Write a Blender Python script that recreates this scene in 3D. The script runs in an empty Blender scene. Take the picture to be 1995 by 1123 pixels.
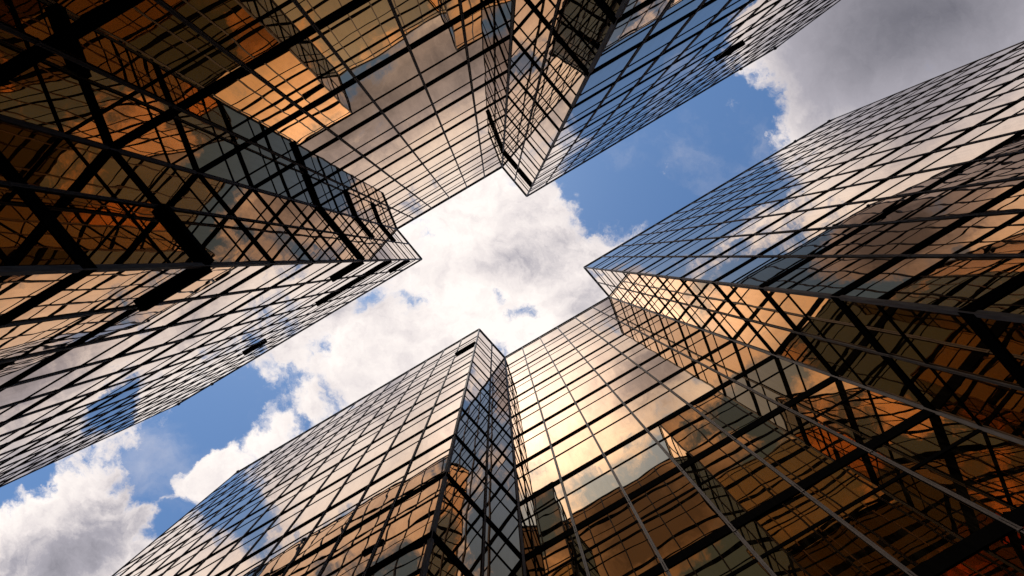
import bpy, bmesh, math, random
from mathutils import Vector

random.seed(7)
scene = bpy.context.scene
COL = scene.collection

# ------------------------------------------------------------------ measurements
F_PX, W_PX, H_PX = 940.0, 1995.0, 1123.0       # focal length in photo pixels, photo size
VX, VY = 966.0, 501.0                          # where the verticals meet (the zenith)
EYE = 1.69
FLOOR = 4.0

# ------------------------------------------------------------------ materials
def new_mat(name):
    m = bpy.data.materials.new(name)
    m.use_nodes = True
    nt = m.node_tree
    nt.nodes.clear()
    out = nt.nodes.new('ShaderNodeOutputMaterial')
    return m, nt, out

def lnk(nt, a, b):
    nt.links.new(a, b)

def mirror_glass():
    m, nt, out = new_mat('gold_mirror_glass')
    N = nt.nodes
    p = N.new('ShaderNodeBsdfPrincipled')
    p.inputs['Base Color'].default_value = (0.68, 0.400, 0.145, 1)
    p.inputs['Metallic'].default_value = 1.0
    p.inputs['Roughness'].default_value = 0.0
    # coating batches: neighbouring panes differ a little in tone
    oi = N.new('ShaderNodeAttribute'); oi.attribute_name = 'pane_tone'; oi.attribute_type = 'GEOMETRY'
    tm = N.new('ShaderNodeMix'); tm.data_type = 'RGBA'
    tm.inputs['A'].default_value = (0.600, 0.333, 0.120, 1); tm.inputs['B'].default_value = (0.690, 0.405, 0.158, 1)
    lnk(nt, oi.outputs['Fac'], tm.inputs['Factor']); lnk(nt, tm.outputs['Result'], p.inputs['Base Color'])
    # the clear outer face of the glass over the gold film
    p.inputs['Coat Weight'].default_value = 1.0; p.inputs['Coat IOR'].default_value = 1.5; p.inputs['Coat Roughness'].default_value = 0.0
    tc = N.new('ShaderNodeTexCoord')
    # slow waviness of heat strengthened panes, two scales
    n1 = N.new('ShaderNodeTexNoise'); n1.inputs['Scale'].default_value = 0.55
    n1.inputs['Detail'].default_value = 0.0
    n2 = N.new('ShaderNodeTexNoise'); n2.inputs['Scale'].default_value = 1.7
    n2.inputs['Detail'].default_value = 0.0
    lnk(nt, tc.outputs['Object'], n1.inputs['Vector'])
    lnk(nt, tc.outputs['Object'], n2.inputs['Vector'])
    ma = N.new('ShaderNodeMath'); ma.operation = 'MULTIPLY_ADD'
    ma.inputs[1].default_value = 0.12
    lnk(nt, n2.outputs['Fac'], ma.inputs[0]); lnk(nt, n1.outputs['Fac'], ma.inputs[2])
    b = N.new('ShaderNodeBump'); b.inputs['Strength'].default_value = 1.0
    b.inputs['Distance'].default_value = 0.0058
    lnk(nt, ma.outputs[0], b.inputs['Height'])
    lnk(nt, b.outputs['Normal'], p.inputs['Normal']); lnk(nt, b.outputs['Normal'], p.inputs['Coat Normal'])
    # rain-streaked dust film
    mp = N.new('ShaderNodeMapping'); mp.inputs['Scale'].default_value = (5.0, 5.0, 0.9)
    lnk(nt, tc.outputs['Object'], mp.inputs['Vector'])
    n3 = N.new('ShaderNodeTexNoise'); n3.inputs['Scale'].default_value = 1.0
    n3.inputs['Detail'].default_value = 6.0; n3.inputs['Roughness'].default_value = 0.65
    lnk(nt, mp.outputs[0], n3.inputs['Vector'])
    cr = N.new('ShaderNodeMapRange')
    cr.inputs['From Min'].default_value = 0.46; cr.inputs['From Max'].default_value = 0.78
    cr.inputs['To Min'].default_value = 0.004; cr.inputs['To Max'].default_value = 0.11
    lnk(nt, n3.outputs['Fac'], cr.inputs['Value'])
    d = N.new('ShaderNodeBsdfDiffuse'); d.inputs['Color'].default_value = (0.30, 0.22, 0.13, 1)
    mx = N.new('ShaderNodeMixShader')
    lnk(nt, cr.outputs[0], mx.inputs[0]); lnk(nt, p.outputs[0], mx.inputs[1]); lnk(nt, d.outputs[0], mx.inputs[2])
    lnk(nt, mx.outputs[0], out.inputs['Surface'])
    return m

def metal(name, c0, c1, rough, metallic, spec=0.10):
    m, nt, out = new_mat(name)
    N = nt.nodes
    p = N.new('ShaderNodeBsdfPrincipled')
    tc = N.new('ShaderNodeTexCoord')
    mp = N.new('ShaderNodeMapping'); mp.inputs['Scale'].default_value = (6, 6, 1.2)
    n = N.new('ShaderNodeTexNoise'); n.inputs['Scale'].default_value = 2.0
    n.inputs['Detail'].default_value = 5.0; n.inputs['Roughness'].default_value = 0.7
    lnk(nt, tc.outputs['Object'], mp.inputs['Vector']); lnk(nt, mp.outputs[0], n.inputs['Vector'])
    r = N.new('ShaderNodeMix'); r.data_type = 'RGBA'
    r.inputs['A'].default_value = (*c0, 1); r.inputs['B'].default_value = (*c1, 1)
    mr = N.new('ShaderNodeMapRange')
    mr.inputs['From Min'].default_value = 0.35; mr.inputs['From Max'].default_value = 0.7
    lnk(nt, n.outputs['Fac'], mr.inputs['Value']); lnk(nt, mr.outputs[0], r.inputs['Factor'])
    lnk(nt, r.outputs['Result'], p.inputs['Base Color'])
    p.inputs['Roughness'].default_value = rough
    p.inputs['Metallic'].default_value = metallic
    p.inputs['Specular IOR Level'].default_value = spec
    lnk(nt, p.outputs[0], out.inputs['Surface'])
    return m

M_GLASS = mirror_glass()
M_MULL = metal('bronze_mullion_aluminium', (0.36, 0.285, 0.255), (0.21, 0.165, 0.145), 0.6, 0.0, 0.06)
M_BAND = metal('black_joint_gasket', (0.007, 0.006, 0.006), (0.012, 0.010, 0.009), 0.7, 0.0, 0.0)
M_TRIM = metal('dark_anodised_trim', (0.16, 0.135, 0.125), (0.09, 0.076, 0.07), 0.6, 0.0, 0.04)
M_VENT = metal('vent_interior_dark', (0.010, 0.009, 0.009), (0.018, 0.015, 0.013), 0.7, 0.0, 0.0)
M_CORE = metal('concrete_core', (0.03, 0.027, 0.025), (0.02, 0.018, 0.017), 0.9, 0.0)
M_ROOF = metal('grey_roofing', (0.22, 0.21, 0.20), (0.15, 0.145, 0.14), 0.9, 0.0)

def paving():
    m, nt, out = new_mat('granite_paving')
    N = nt.nodes
    p = N.new('ShaderNodeBsdfPrincipled'); p.inputs['Roughness'].default_value = 0.75
    tc = N.new('ShaderNodeTexCoord')
    br = N.new('ShaderNodeTexBrick')
    br.inputs['Color1'].default_value = (0.20, 0.17, 0.15, 1); br.inputs['Color2'].default_value = (0.15, 0.13, 0.12, 1)
    br.inputs['Mortar'].default_value = (0.06, 0.055, 0.05, 1)
    br.inputs['Scale'].default_value = 1.0; br.inputs['Mortar Size'].default_value = 0.008
    br.inputs['Brick Width'].default_value = 0.9; br.inputs['Row Height'].default_value = 0.45
    lnk(nt, tc.outputs['Object'], br.inputs['Vector'])
    lnk(nt, br.outputs['Color'], p.inputs['Base Color'])
    lnk(nt, p.outputs[0], out.inputs['Surface'])
    return m

# ------------------------------------------------------------------ mesh helpers
class MB:
    def __init__(self):
        self.v = []; self.f = []; self.tone = []
    def hexa(self, c):                       # 8 corners: 4 back then 4 front (ccw seen from the front)
        o = len(self.v); self.v += [tuple(x) for x in c]
        for q in ((0, 3, 2, 1), (4, 5, 6, 7), (0, 1, 5, 4), (1, 2, 6, 5), (2, 3, 7, 6), (3, 0, 4, 7)):
            self.f.append(tuple(o + i for i in q))
    def build(self, name, mat, parent):
        me = bpy.data.meshes.new(name)
        me.from_pydata(self.v, [], self.f); me.update()
        if self.tone:
            at = me.attributes.new('pane_tone', 'FLOAT', 'FACE')
            at.data.foreach_set('value', self.tone)
        me.materials.append(mat)
        o = bpy.data.objects.new(name, me)
        COL.objects.link(o)
        if parent is not None:
            o.parent = parent
            me.transform(parent.matrix_basis.inverted())
        return o

class Seg:
    """one flat run of curtain wall: a along the wall, b outwards, z up"""
    def __init__(self, p, q, n_mod, kind):
        self.p = Vector((p[0], p[1], 0)); self.q = Vector((q[0], q[1], 0))
        d = self.q - self.p
        self.L = d.length; self.t = d.normalized()
        self.n = Vector((self.t.y, -self.t.x, 0))      # outward normal (street side)
        self.m = n_mod; self.w = self.L / n_mod; self.kind = kind
    def pt(self, a, b, z):
        v = self.p + self.t * a + self.n * b
        return (v.x, v.y, z)
    def box(self, mb, a0, a1, b0, b1, z0, z1):
        P = self.pt
        mb.hexa([P(a0, b0, z0), P(a1, b0, z0), P(a1, b0, z1), P(a0, b0, z1),
                 P(a0, b1, z0), P(a1, b1, z0), P(a1, b1, z1), P(a0, b1, z1)])
    def pane(self, mb, a0, a1, z0, z1):
        mb.tone += [min(1.0, max(0.0, random.gauss(0.5, 0.2)))] * 6
        # each pane sits a hair out of true in its gasket
        ty = random.gauss(0, 0.0015); tp = random.gauss(0, 0.0015)
        ac, zc = (a0 + a1) / 2, (z0 + z1) / 2
        f = lambda a, z: (a - ac) * ty + (z - zc) * tp
        P = self.pt
        mb.hexa([P(a0, -0.05, z0), P(a1, -0.05, z0), P(a1, -0.05, z1), P(a0, -0.05, z1),
                 P(a0, f(a0, z0), z0), P(a1, f(a1, z0), z0), P(a1, f(a1, z1), z1), P(a0, f(a0, z1), z1)])

def to_px(v):
    h = v[2] - EYE
    if h <= 0.3:
        return None
    return VX + v[0] / h * F_PX, VY + v[1] / h * F_PX

def poly_area(pts):
    s = 0
    for i in range(len(pts)):
        x0, y0 = pts[i]; x1, y1 = pts[(i + 1) % len(pts)]
        s += x0 * y1 - x1 * y0
    return abs(s) / 2

def clip(pts):
    for ax, lim, sg in ((0, 0, 1), (0, W_PX, -1), (1, 0, 1), (1, H_PX, -1)):
        o = []
        for i in range(len(pts)):
            a, b = pts[i], pts[(i + 1) % len(pts)]
            da, db = sg * (a[ax] - lim), sg * (b[ax] - lim)
            if da >= 0: o.append(a)
            if da * db < 0:
                t = da / (da - db); o.append((a[0] + (b[0] - a[0]) * t, a[1] + (b[1] - a[1]) * t))
        pts = o
        if not pts: return []
    return pts

# ------------------------------------------------------------------ one building
def building(label, outline, mods, kinds, depth_dir, roof_z, level_off, vents):
    root = bpy.data.objects.new('office_tower', None)
    COL.objects.link(root)
    c = sum((Vector((p[0], p[1], 0)) for p in outline), Vector()) / len(outline)
    root.location = (c.x, c.y, 0)
    root['label'] = label
    root['category'] = 'office building'
    segs = [Seg(outline[i], outline[i + 1], mods[i], kinds[i]) for i in range(len(outline) - 1)]
    levels = [k * FLOOR + level_off for k in range(0, 14)]
    levels = [z for z in levels if z > 0.5]

    # ---- core behind the glass, plain back walls
    inset = []
    for i, p in enumerate(outline):
        ns = []
        if i > 0: ns.append(segs[i - 1].n)
        if i < len(segs): ns.append(segs[i].n)
        v = Vector((p[0], p[1], 0))
        if len(ns) == 2:
            b = (ns[0] + ns[1]); b = b / (1 + ns[0].dot(ns[1]))
            v = v - b * 0.16
        else:
            v = v - ns[0] * 0.16
        inset.append((v.x, v.y))
    D = Vector((depth_dir[0], depth_dir[1], 0)) * 26
    back = [(inset[-1][0] + D.x, inset[-1][1] + D.y), (inset[0][0] + D.x, inset[0][1] + D.y)]
    ring = inset + back
    n = len(ring)
    mb = MB()
    mb.v = [(x, y, 0.0) for x, y in ring] + [(x, y, roof_z - 0.35) for x, y in ring]
    for i in range(n):
        j = (i + 1) % n
        mb.f.append((i, j, n + j, n + i))
    mb.build('core_wall', M_CORE, root)
    mb = MB()
    mb.v = [(x, y, roof_z - 0.34) for x, y in ring]
    mb.f = [tuple(range(n))]
    mb.build('roof', M_ROOF, root)

    # ---- windows: one per bay and storey, a tall pane and the spandrel pane above it
    wins = []
    for si, s in enumerate(segs):
        for j in range(s.m):
            a0, a1 = j * s.w + 0.03, (j + 1) * s.w - 0.03
            prev = 0.0
            for ki, z in enumerate(levels + [roof_z]):
                top = z - 0.17 if ki < len(levels) else roof_z - 0.12
                bot = prev + (0.12 if ki else 0.0)
                thin = (z - 1.50) if ki < len(levels) else roof_z - 0.85
                mb = MB()
                sx = []
                if thin - bot > 0.5:
                    s.pane(mb, a0, a1, bot, thin - 0.04)
                    sx.append((bot, thin))
                open_vent = (s.kind, j, ki - (len(levels) - 13)) in vents
                lo = thin + 0.04 if thin - bot > 0.5 else bot
                s.pane(mb, a0, a1, lo, top)
                P = [s.pt(a0, 0, bot), s.pt(a1, 0, bot), s.pt(a1, 0, top), s.pt(a0, 0, top)]
                px = [to_px(q) for q in P]
                ar = 0
                if None not in px:
                    ar = poly_area(clip(px)) if clip(px) else 0
                wins.append((ar, mb))
                if open_vent:
                    build_vent(s, a0, a1, z, root)
                prev = z
    wins.sort(key=lambda t: -t[0])
    for ar, mb in wins[:100]:
        if ar > 0: mb.build('window', M_GLASS, root)
    rest = MB()
    for ar, mb in wins[100:]:
        o = len(rest.v); rest.v += mb.v; rest.tone += mb.tone; rest.f += [tuple(o + i for i in q) for q in mb.f]
    r = rest.build('window', M_GLASS, root)
    r['kind'] = 'stuff'

    # ---- floor bands, transoms, coping
    for s in segs:
        for z in levels:
            mb = MB()
            s.box(mb, 0, s.L, -0.08, 0.030, z - 0.18, z + 0.18)
            fb = mb.build('floor_band', M_BAND, root)
            mb = MB()
            s.box(mb, 0, s.L, -0.02, 0.042, z - 0.226, z - 0.186)
            mb.build('drip_trim', M_TRIM, fb)
            mb = MB()
            s.box(mb, 0, s.L, -0.06, 0.018, z - 1.555, z - 1.445)
            mb.build('transom', M_BAND, root)
        mb = MB()
        s.box(mb, 0, s.L, -0.30, 0.075, roof_z - 0.15, roof_z)
        s.box(mb, 0, s.L, -0.06, 0.045, roof_z - 0.90, roof_z - 0.82)
        mb.build('roof_coping', M_TRIM, root)

    # ---- cleaning-cradle brackets on the roof edge
    for s in segs:
        if s.kind.endswith('wing'):
            start_apex = segs.index(s) == 5
            for j in (12, 14):
                a = j * s.w if start_apex else s.L - j * s.w
                a = min(max(a, 0.2), s.L - 0.2)
                mb = MB()
                s.box(mb, a - 0.09, a + 0.09, -0.25, 0.13, roof_z + 0.002, roof_z + 0.12)
                s.box(mb, a - 0.12, a + 0.12, 0.085, 0.16, roof_z - 0.08, roof_z - 0.001)
                mb.build('cradle_bracket', M_TRIM, root)

    # ---- mullions
    for si, s in enumerate(segs):
        for j in range(1, s.m):
            a = j * s.w
            mb = MB()
            s.box(mb, a - 0.026, a + 0.026, -0.06, 0.027, 0.0, roof_z - 0.16)
            s.box(mb, a - 0.054, a - 0.011, 0.027, 0.043, 0.0, roof_z - 0.16)
            s.box(mb, a + 0.011, a + 0.054, 0.027, 0.043, 0.0, roof_z - 0.16)
            for z in levels:
                s.box(mb, a - 0.062, a + 0.062, 0.005, 0.052, z - 0.270, z - 0.230)
            mb.build('mullion', M_MULL, root)
    for i, p in enumerate(outline):
        near = [segs[k] for k in (i - 1, i) if 0 <= k < len(segs)]
        mb = MB()
        v = Vector((p[0], p[1], 0))
        if len(near) == 2:
            A, B = near
            nb = (A.n + B.n).normalized()
            turn = A.t.cross(B.t).z          # >0: the wall turns away from the street = outer corner
            outer = turn > 0
            if abs(turn) > 0.5:
                if outer:
                    w, e = 0.10, 0.026
                    c8 = []
                    k = 1 + A.n.dot(B.n)
                    tip = v + (A.n + B.n) / k * e
                    inn = v - (A.n + B.n) / k * 0.05
                    l = v - A.t * w + A.n * e; r_ = v + B.t * w + B.n * e
                    l0 = v - A.t * w - A.n * 0.05; r0 = v + B.t * w - B.n * 0.05
                    for (q0, q1, q2, q3) in ((l0, inn, tip, l), (inn, r0, r_, tip)):
                        o = len(mb.v)
                        for z in (0.0, roof_z - 0.16):
                            for q in (q0, q1, q2, q3): mb.v.append((q.x, q.y, z))
                        mb.f += [(o, o + 1, o + 2, o + 3), (o + 4, o + 7, o + 6, o + 5)]
                        for x in range(4):
                            y = (x + 1) % 4
                            mb.f.append((o + x, o + 4 + x, o + 4 + y, o + y))
                    mb.build('corner_post', M_MULL, root)
                    continue
                wid, dep = 0.055, 0.08
            else:
                wid, dep = 0.05, 0.05
            t = Vector((-nb.y, nb.x, 0))
        else:
            nb = near[0].n; t = near[0].t; wid, dep = 0.10, 0.10
        o = len(mb.v)
        for z in (0.0, roof_z - 0.16):
            for q in (v - t * wid - nb * 0.05, v + t * wid - nb * 0.05, v + t * wid + nb * dep, v - t * wid + nb * dep):
                mb.v.append((q.x, q.y, z))
        mb.f += [(o, o + 3, o + 2, o + 1), (o + 4, o + 5, o + 6, o + 7)]
        for x in range(4):
            y = (x + 1) % 4
            mb.f.append((o + x, o + y, o + 4 + y, o + 4 + x))
        mb.build('corner_post', M_MULL, root)
    return root

def build_vent(s, a0, a1, z, root):
    """black vent box projecting from the floor joint, open grille underneath"""
    mb = MB()
    s.box(mb, a0, a1, 0.031, 0.19, z - 0.16, z + 0.12)
    vb = mb.build('vent_box', M_VENT, root)
    mb = MB()
    s.box(mb, a0 - 0.01, a1 + 0.01, 0.172, 0.198, z - 0.19, z - 0.165)
    mb.build('vent_lip', M_TRIM, vb)
    mb = MB()
    for k in range(5):
        b = 0.045 + k * 0.024
        s.box(mb, a0 + 0.04, a1 - 0.04, b, b + 0.007, z - 0.185, z - 0.161)
    mb.build('louvre_blade', M_TRIM, vb)

# ------------------------------------------------------------------ the two towers (plan measured at roof level)
def plan(px, roof_z):
    k = (roof_z - EYE) / F_PX
    return [((x - VX) * k, (y - VY) * k) for x, y in px]

R_BR = 56.94
R_TL = 55.30
# lower right tower, walked so that the street is on the right-hand side of the walk
br_px = [(1618 + 416 * 1.10, 235 - 0.398 * 416 * 1.10), (1618, 235), (1137.1, 521.1), (1186.0, 578.4),
         (983.6, 696.3), (933.8, 641.1), (461, 921), (461 - 300 * 1.10, 921 + 0.874 * 300 * 1.10)]
tl_px = [(345 - 400 * 1.1, 789 + 0.452 * 400 * 1.1), (345, 789), (822.4, 505.3), (774.0, 447.0),
         (978.3, 326.3), (1026.0, 383.5), (1513, 93), (1513 + 300 * 1.2, 93 - 0.762 * 300 * 1.2)]
mods = [12, 14, 2, 6, 2, 14, 12]

def run(px, roof, kinds, rev):
    pts = plan(px, roof)
    m = list(mods); k = list(kinds)
    if rev:
        pts = pts[::-1]; m = m[::-1]; k = k[::-1]
    return pts, m, k

def orient(pts):
    # make sure the outward normal of the middle run points at the camera (origin)
    i = len(pts) // 2 - 1
    p, q = Vector((*pts[i], 0)), Vector((*pts[i + 1], 0))
    t = (q - p).normalized(); n = Vector((t.y, -t.x, 0))
    return n.dot(-(p + q) / 2) > 0

k_br = ['right_far', 'right_wing', 'right_return', 'recess', 'bottom_return', 'bottom_wing', 'bottom_far']
k_tl = ['left_far', 'left_wing', 'left_return', 'recess', 'top_return', 'top_wing', 'top_far']
p_br, m_br, kk_br = run(br_px, R_BR, k_br, not orient(plan(br_px, R_BR)))
p_tl, m_tl, kk_tl = run(tl_px, R_TL, k_tl, not orient(plan(tl_px, R_TL)))

def vent_set(kinds, mm, spec):
    """spec: (run, bay counted from the street corner, storey) -> index along the walk"""
    out = set()
    apex_first = {}
    for i, kd in enumerate(kinds):
        apex_first[kd] = i
    for kd, j, m in spec:
        n = mm[kinds.index(kd)]
        i = kinds.index(kd)
        # walk order: is the outer corner at the start of this run?
        start_is_apex = (kd.endswith('wing') and i == 5) or (kd.endswith('return') and i == 2)
        out.add((kd, j if start_is_apex else n - 1 - j, m))
    return out

v_tl = vent_set(kk_tl, m_tl, [
    ('left_return', 0, 7), ('left_return', 0, 3), ('left_return', 1, 7), ('left_return', 1, 9), ('left_return', 1, 11),
    ('left_wing', 0, 7), ('left_wing', 0, 9), ('left_wing', 0, 11), ('left_wing', 0, 3),
    ('left_wing', 1, 9), ('left_wing', 2, 9), ('left_wing', 6, 10),
    ('top_wing', 6, 8), ('top_return', 0, 11), ('top_return', 1, 11)])
v_br = vent_set(kk_br, m_br, [('bottom_wing', 0, 11)])

dn = (0.509, 0.861)
building('gold mirror-glass office tower at the upper left, with black vent flaps at its left corner',
         p_tl, m_tl, kk_tl, (-dn[0], -dn[1]), R_TL, -0.59, v_tl)
building('gold mirror-glass office tower at the lower right, brightest pale gold in its stepped recess',
         p_br, m_br, kk_br, dn, R_BR, 0.0, v_br)

# ------------------------------------------------------------------ ground
gb = MB()
S = 3000
gb.v = [(-S, -S, 0), (S, -S, 0), (S, S, 0), (-S, S, 0)]; gb.f = [(0, 1, 2, 3)]
g = gb.build('ground', paving(), None)
g['kind'] = 'structure'

# ------------------------------------------------------------------ sky
SUN_EL, SUN_AZ = math.radians(68.5), math.atan2(-0.65, -0.76)       # azimuth measured from +X towards +Y
sun_dir = Vector((math.cos(SUN_EL) * math.cos(SUN_AZ), math.cos(SUN_EL) * math.sin(SUN_AZ), math.sin(SUN_EL)))

world = bpy.data.worlds.new('World'); scene.world = world
world.use_nodes = True
nt = world.node_tree; N = nt.nodes; N.clear()
def node(t, **kw):
    n = N.new(t)
    for k, v in kw.items(): setattr(n, k, v)
    return n
def math_(op, a, b=None, c=None, clamp=False):
    n = node('ShaderNodeMath', operation=op, use_clamp=clamp)
    for i, x in enumerate((a, b, c)):
        if x is None: continue
        if isinstance(x, (int, float)): n.inputs[i].default_value = x
        else: nt.links.new(x, n.inputs[i])
    return n.outputs[0]

tc = node('ShaderNodeTexCoord')
sep = node('ShaderNodeSeparateXYZ'); nt.links.new(tc.outputs['Generated'], sep.inputs[0])
zc = math_('MAXIMUM', sep.outputs['Z'], 0.06)
# position on a flat cloud deck overhead, 1 unit = 45 degrees from the zenith
cx = math_('DIVIDE', sep.outputs['X'], zc); cy = math_('DIVIDE', sep.outputs['Y'], zc)
deck = node('ShaderNodeCombineXYZ')
nt.links.new(cx, deck.inputs[0]); nt.links.new(cy, deck.inputs[1])
DECK = deck.outputs[0]

def noise(vec, scale, detail, rough, dist=0.0, off=(0, 0, 0)):
    mp = node('ShaderNodeMapping'); mp.inputs['Location'].default_value = off
    nt.links.new(vec, mp.inputs['Vector'])
    n = node('ShaderNodeTexNoise')
    n.inputs['Scale'].default_value = scale; n.inputs['Detail'].default_value = detail
    n.inputs['Roughness'].default_value = rough; n.inputs['Distortion'].default_value = dist
    nt.links.new(mp.outputs[0], n.inputs['Vector'])
    return n
# domain warp so that every cloud outline billows
wn = noise(DECK, 3.4, 9, 0.62)
wv = node('ShaderNodeVectorMath', operation='SUBTRACT'); nt.links.new(wn.outputs['Color'], wv.inputs[0]); wv.inputs[1].default_value = (0.5, 0.5, 0.5)
ws = node('ShaderNodeVectorMath', operation='SCALE'); nt.links.new(wv.outputs[0], ws.inputs[0]); ws.inputs['Scale'].default_value = 0.26
wa = node('ShaderNodeVectorMath', operation='ADD'); nt.links.new(DECK, wa.inputs[0]); nt.links.new(ws.outputs[0], wa.inputs[1])
WARP = wa.outputs[0]

def blob(x, y, rx, ry, rot, w, vec=None, flat=False):
    """signed bump: w at the centre, 0 on the ellipse, negative outside (photo pixels from the zenith)"""
    mp = node('ShaderNodeMapping', vector_type='TEXTURE')
    mp.inputs['Location'].default_value = ((x - VX) / F_PX, (y - VY) / F_PX, 0)
    mp.inputs['Rotation'].default_value = (0, 0, math.radians(rot))
    mp.inputs['Scale'].default_value = (rx / F_PX, ry / F_PX, 1)
    nt.links.new(vec or WARP, mp.inputs['Vector'])
    ln = node('ShaderNodeVectorMath', operation='LENGTH'); nt.links.new(mp.outputs[0], ln.inputs[0])
    r = {True: 1.0, False: min(rx, ry) / 120.0, 'hole': min(1.0, min(rx, ry) / 50.0)}[flat]
    return math_('MULTIPLY_ADD', ln.outputs['Value'], -w * min(r, 1.6), w * min(r, 1.6))

def union(lst, mode='SMOOTH_MAX', k=0.15):
    a = lst[0]
    for b in lst[1:]:
        a = math_(mode, a, b, k)
    return a

CLOUDS = [  # centre x, y, radii, tilt, weight (photo pixels)
    (1000, 500, 270, 150, -25, 1.0),      # bright mass straight overhead
    (1110, 600, 170, 130, 0, 1.0),
    (1020, 630, 110, 80, 0, 1.0),
    (1120, 420, 130, 75, -10, 0.7),
    (880, 400, 150, 90, -30, 0.9),
    (760, 720, 230, 130, -30, 1.0),       # mass running to the lower left
    (660, 640, 140, 80, -30, 0.8),
    (560, 875, 180, 75, -38, 1.1),
    (520, 850, 130, 60, -38, 2.0),
    (610, 780, 90, 70, -30, 1.6),
    (560, 715, 110, 75, -30, 0.9),
    (1215, 385, 100, 45, -15, 0.6),
    (130, 1060, 270, 150, -25, 1.0),      # lower left corner cloud
    (205, 935, 80, 70, 0, 0.9),
    (335, 1000, 50, 26, -20, 0.6),
    (1790, 120, 420, 230, -25, 1.0),      # great grey cloud at the upper right
    (1440, 205, 95, 70, 0, 1.3),
    (1545, 60, 170, 170, 0, 1.0),
    (1640, 240, 150, 90, 20, 0.9),
    (1680, -120, 420, 260, -25, 1.0),     # seen only in the glass from here on
    (1360, 10, 60, 80, 0, 0.9),
    (610, 470, 230, 150, -30, 0.9),
    (430, 620, 240, 130, -30, 1.0),
    (130, 790, 170, 130, -30, 0.8),
    (600, 960, 170, 130, -30, 0.9),
    (1080, 810, 240, 140, -30, 1.3),
    (1290, 720, 160, 110, -30, 1.5),
    (1740, 460, 170, 100, -30, 1.6),  # this and the next: hidden clouds added to turn the reflections brown
    (1260, 1010, 230, 130, -30, 1.6),
    (1030, 260, 80, 75, -30, 1.5),
    (930, 130, 150, 80, -30, 1.0),
    (800, 200, 230, 150, -30, 1.0),
    (330, 1240, 430, 210, -25, 0.9),
    (1640, 900, 110, 70, -30, 0.8),
    (480, 220, 210, 110, -30, 0.8),
    (70, 610, 260, 120, -30, 0.9),
    (740, 960, 150, 100, -30, 0.8),
    (1930, 380, 130, 110, -30, 0.8),
]
HOLES = [
    (1330, 300, 230, 90, -32, 1.0),       # the blue strip at the upper right
    (1480, 400, 210, 110, -32, 1.0),
    (1230, 195, 190, 70, -34, 0.9),
    (375, 850, 140, 40, -33, 1.0),        # blue at the lower left
    (320, 930, 75, 40, -45, 1.0),
    (385, 1010, 70, 40, -40, 0.7),
    (745, 605, 40, 18, -15, 0.7),         # little openings near the middle
    (830, 585, 45, 14, -20, 0.6),
    (945, 590, 60, 18, 15, 0.7),
    (75, 945, 50, 18, -25, 0.6),
    (1010, 60, 60, 45, -30, 0.8),         # blue caught in the recess glass
    (300, 690, 80, 40, -30, 0.3),
]
cl = union([blob(*c) for c in CLOUDS])
ho = union([blob(*h, flat='hole') for h in HOLES])
fld = math_('SUBTRACT', math_('MAXIMUM', cl, -0.45), math_('MULTIPLY', math_('MAXIMUM', math_('ADD', ho, 0.25), 0.0), 1.35))
nz = noise(WARP, 4.2, 15, 0.64, 0.15, (3.1, 1.7, 0.4))
nz_b = noise(WARP, 4.2, 9, 0.64, 0.15, (3.1 + 0.012, 1.7 + 0.020, 0.4))     # the same a little nearer the sun
nz_c = noise(DECK, 30.0, 6, 0.6, 0.0, (0, 0, 2))
fine = math_('ADD', math_('MULTIPLY_ADD', nz.outputs['Fac'], 3.6, -1.75), math_('MULTIPLY_ADD', nz_c.outputs['Fac'], 0.5, -0.25))
fld = math_('MINIMUM', math_('MAXIMUM', fld, -0.80), 0.80)
dens = math_('ADD', fld, fine)
mr = node('ShaderNodeMapRange', interpolation_type='SMOOTHERSTEP')
mr.inputs['From Min'].default_value = -0.18; mr.inputs['From Max'].default_value = 0.42
nt.links.new(dens, mr.inputs['Value'])
alpha = mr.outputs[0]
# thin veils in the blue
veil = noise(WARP, 2.6, 8, 0.6, 0.6, (7.0, 2.0, 0))
vr = node('ShaderNodeMapRange', interpolation_type='SMOOTHSTEP')
vr.inputs['From Min'].default_value = 0.55; vr.inputs['From Max'].default_value = 0.85; vr.inputs['To Max'].default_value = 0.35
nt.links.new(veil.outputs['Fac'], vr.inputs['Value'])
alpha = math_('MAXIMUM', alpha, vr.outputs[0])

# thickness of the clouds: thick parts let less light through
shade_n = noise(DECK, 2.6, 7, 0.55, 0.4, (1.0, 5.0, 0))
thick = math_('MULTIPLY_ADD', shade_n.outputs['Fac'], 2.0, -0.72, )
THICK = [  # grey cloud cores; several hidden ones are added to darken the reflections
    (1850, 20, 540, 370, -20, 0.55), (1650, 120, 230, 130, -25, 0.20), (110, 1100, 280, 130, -30, 0.55), (985, 510, 190, 70, -10, 0.50), (1130, 600, 100, 60, -30, 0.4),
    (230, 940, 60, 50, 0, 0.3), (640, 780, 130, 60, -30, 0.35), (1120, 890, 300, 170, -30, 0.55), (700, 560, 150, 60, -30, 0.2), (360, 1200, 300, 140, -30, 0.5), (470, 660, 260, 110, -30, 0.3), (560, 960, 160, 110, -30, 0.3), (1640, -60, 300, 160, -30, 0.2), (1560, 960, 420, 230, -30, 0.22), (200, 100, 330, 200, -30, 0.22), (110, 420, 200, 120, -30, 0.25), (930, 120, 160, 90, -30, 0.6), (1300, 720, 190, 140, -30, 0.6), (1030, 255, 95, 85, -30, 0.8), (1740, 460, 260, 150, -30, 1.0), (1270, 1020, 300, 170, -30, 0.9)]
tb = None
for t in THICK:
    b = math_('MAXIMUM', blob(*t, vec=DECK), 0.0)
    tb = b if tb is None else math_('ADD', tb, b)
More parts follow.
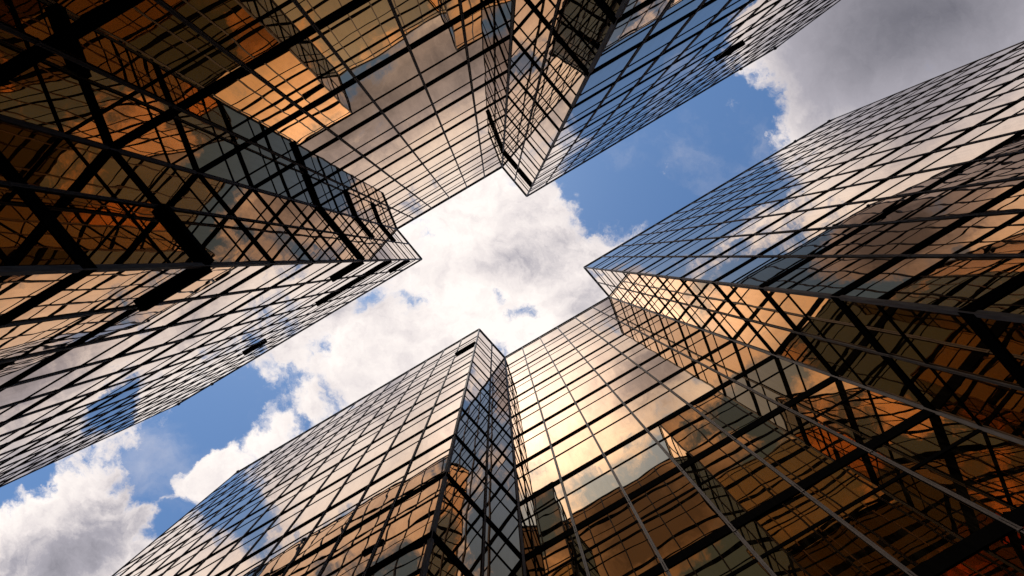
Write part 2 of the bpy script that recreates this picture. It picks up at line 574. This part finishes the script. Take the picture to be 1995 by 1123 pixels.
# the great grey sheet is smooth, the small cumulus are lumpy
sheet = math_('MAXIMUM', blob(1850, 20, 620, 440, -20, 1.0, vec=DECK, flat=True), 0.0)
lump = math_('MULTIPLY_ADD', math_('MULTIPLY', sheet, 2.0, clamp=True), -0.36, 0.44)
thick = math_('ADD', math_('MULTIPLY', math_('MAXIMUM', thick, 0.0), lump), tb)
relief = math_('MULTIPLY', math_('SUBTRACT', nz.outputs['Fac'], nz_b.outputs['Fac']), math_('MULTIPLY', lump, 2.6))
thick = math_('ADD', thick, relief)
thick = math_('ADD', thick, math_('MULTIPLY_ADD', math_('MULTIPLY', dens, 0.8, clamp=True), 0.12, -0.07))
tr = node('ShaderNodeValToRGB')
e = tr.color_ramp.elements
e[0].position = 0.0; e[0].color = (1.10, 1.015, 0.965, 1)
e[1].position = 1.0; e[1].color = (0.135, 0.135, 0.165, 1)
x = e.new(0.24); x.color = (0.86, 0.79, 0.78, 1)
x = e.new(0.50); x.color = (0.43, 0.41, 0.46, 1)
nt.links.new(thick, tr.inputs[0])

# the sun stands behind the cloud there and makes it glow
glow = math_('MULTIPLY_ADD', math_('MAXIMUM', blob(700, 255, 250, 210, -30, 1.0, vec=DECK, flat=True), 0.0), 1.9, 1.0)
cloud_col = node('ShaderNodeVectorMath', operation='SCALE')
nt.links.new(tr.outputs[0], cloud_col.inputs[0]); nt.links.new(glow, cloud_col.inputs['Scale'])

sky = node('ShaderNodeTexSky', sky_type='NISHITA')
sky.sun_disc = False
sky.sun_elevation = SUN_EL
sky.sun_rotation = math.radians(90) - SUN_AZ
sky.air_density = 1.0; sky.dust_density = 0.6; sky.ozone_density = 2.5
bg_sky = node('ShaderNodeBackground'); bg_sky.inputs['Strength'].default_value = 0.14
nt.links.new(sky.outputs[0], bg_sky.inputs['Color'])
tint = node('ShaderNodeMix', data_type='RGBA', blend_type='MULTIPLY'); tint.inputs['Factor'].default_value = 1.0
tint.inputs['B'].default_value = (0.69, 0.88, 1.00, 1)
nt.links.new(sky.outputs[0], tint.inputs['A']); nt.links.new(tint.outputs['Result'], bg_sky.inputs['Color'])
bg_cl = node('ShaderNodeBackground'); bg_cl.inputs['Strength'].default_value = 1.0
nt.links.new(cloud_col.outputs[0], bg_cl.inputs['Color'])
mixs = node('ShaderNodeMixShader')
nt.links.new(alpha, mixs.inputs[0]); nt.links.new(bg_sky.outputs[0], mixs.inputs[1]); nt.links.new(bg_cl.outputs[0], mixs.inputs[2])
wo = node('ShaderNodeOutputWorld'); nt.links.new(mixs.outputs[0], wo.inputs['Surface'])

# ------------------------------------------------------------------ sun
sl = bpy.data.lights.new('sun', 'SUN'); sl.energy = 1.2; sl.angle = math.radians(10); sl.color = (1.0, 0.94, 0.85)
sl.cycles.use_multiple_importance_sampling = False
so = bpy.data.objects.new('sun', sl); COL.objects.link(so)
so.rotation_euler = sun_dir.to_track_quat('Z', 'Y').to_euler()
so.location = (0, 0, 90)

# ------------------------------------------------------------------ camera: straight up, shifted
cd = bpy.data.cameras.new('camera'); cam = bpy.data.objects.new('camera', cd); COL.objects.link(cam)
cam.location = (0, 0, EYE)
cam.rotation_euler = (math.pi, 0, 0)
cd.sensor_fit = 'HORIZONTAL'; cd.sensor_width = 36.0
cd.lens = F_PX / W_PX * 36.0
cd.shift_x = (W_PX / 2 - VX) / W_PX
cd.shift_y = -(H_PX / 2 - VY) / W_PX
cd.clip_start = 0.05; cd.clip_end = 8000
scene.camera = cam

# ------------------------------------------------------------------ render settings
scene.render.engine = 'CYCLES'
cy_ = scene.cycles
cy_.max_bounces = 16; cy_.glossy_bounces = 14; cy_.diffuse_bounces = 2; cy_.transmission_bounces = 2
cy_.caustics_reflective = False; cy_.caustics_refractive = False
cy_.use_denoising = True
scene.view_settings.view_transform = 'Standard'
scene.view_settings.look = 'None'
scene.view_settings.exposure = 0.0
scene.view_settings.gamma = 1.0
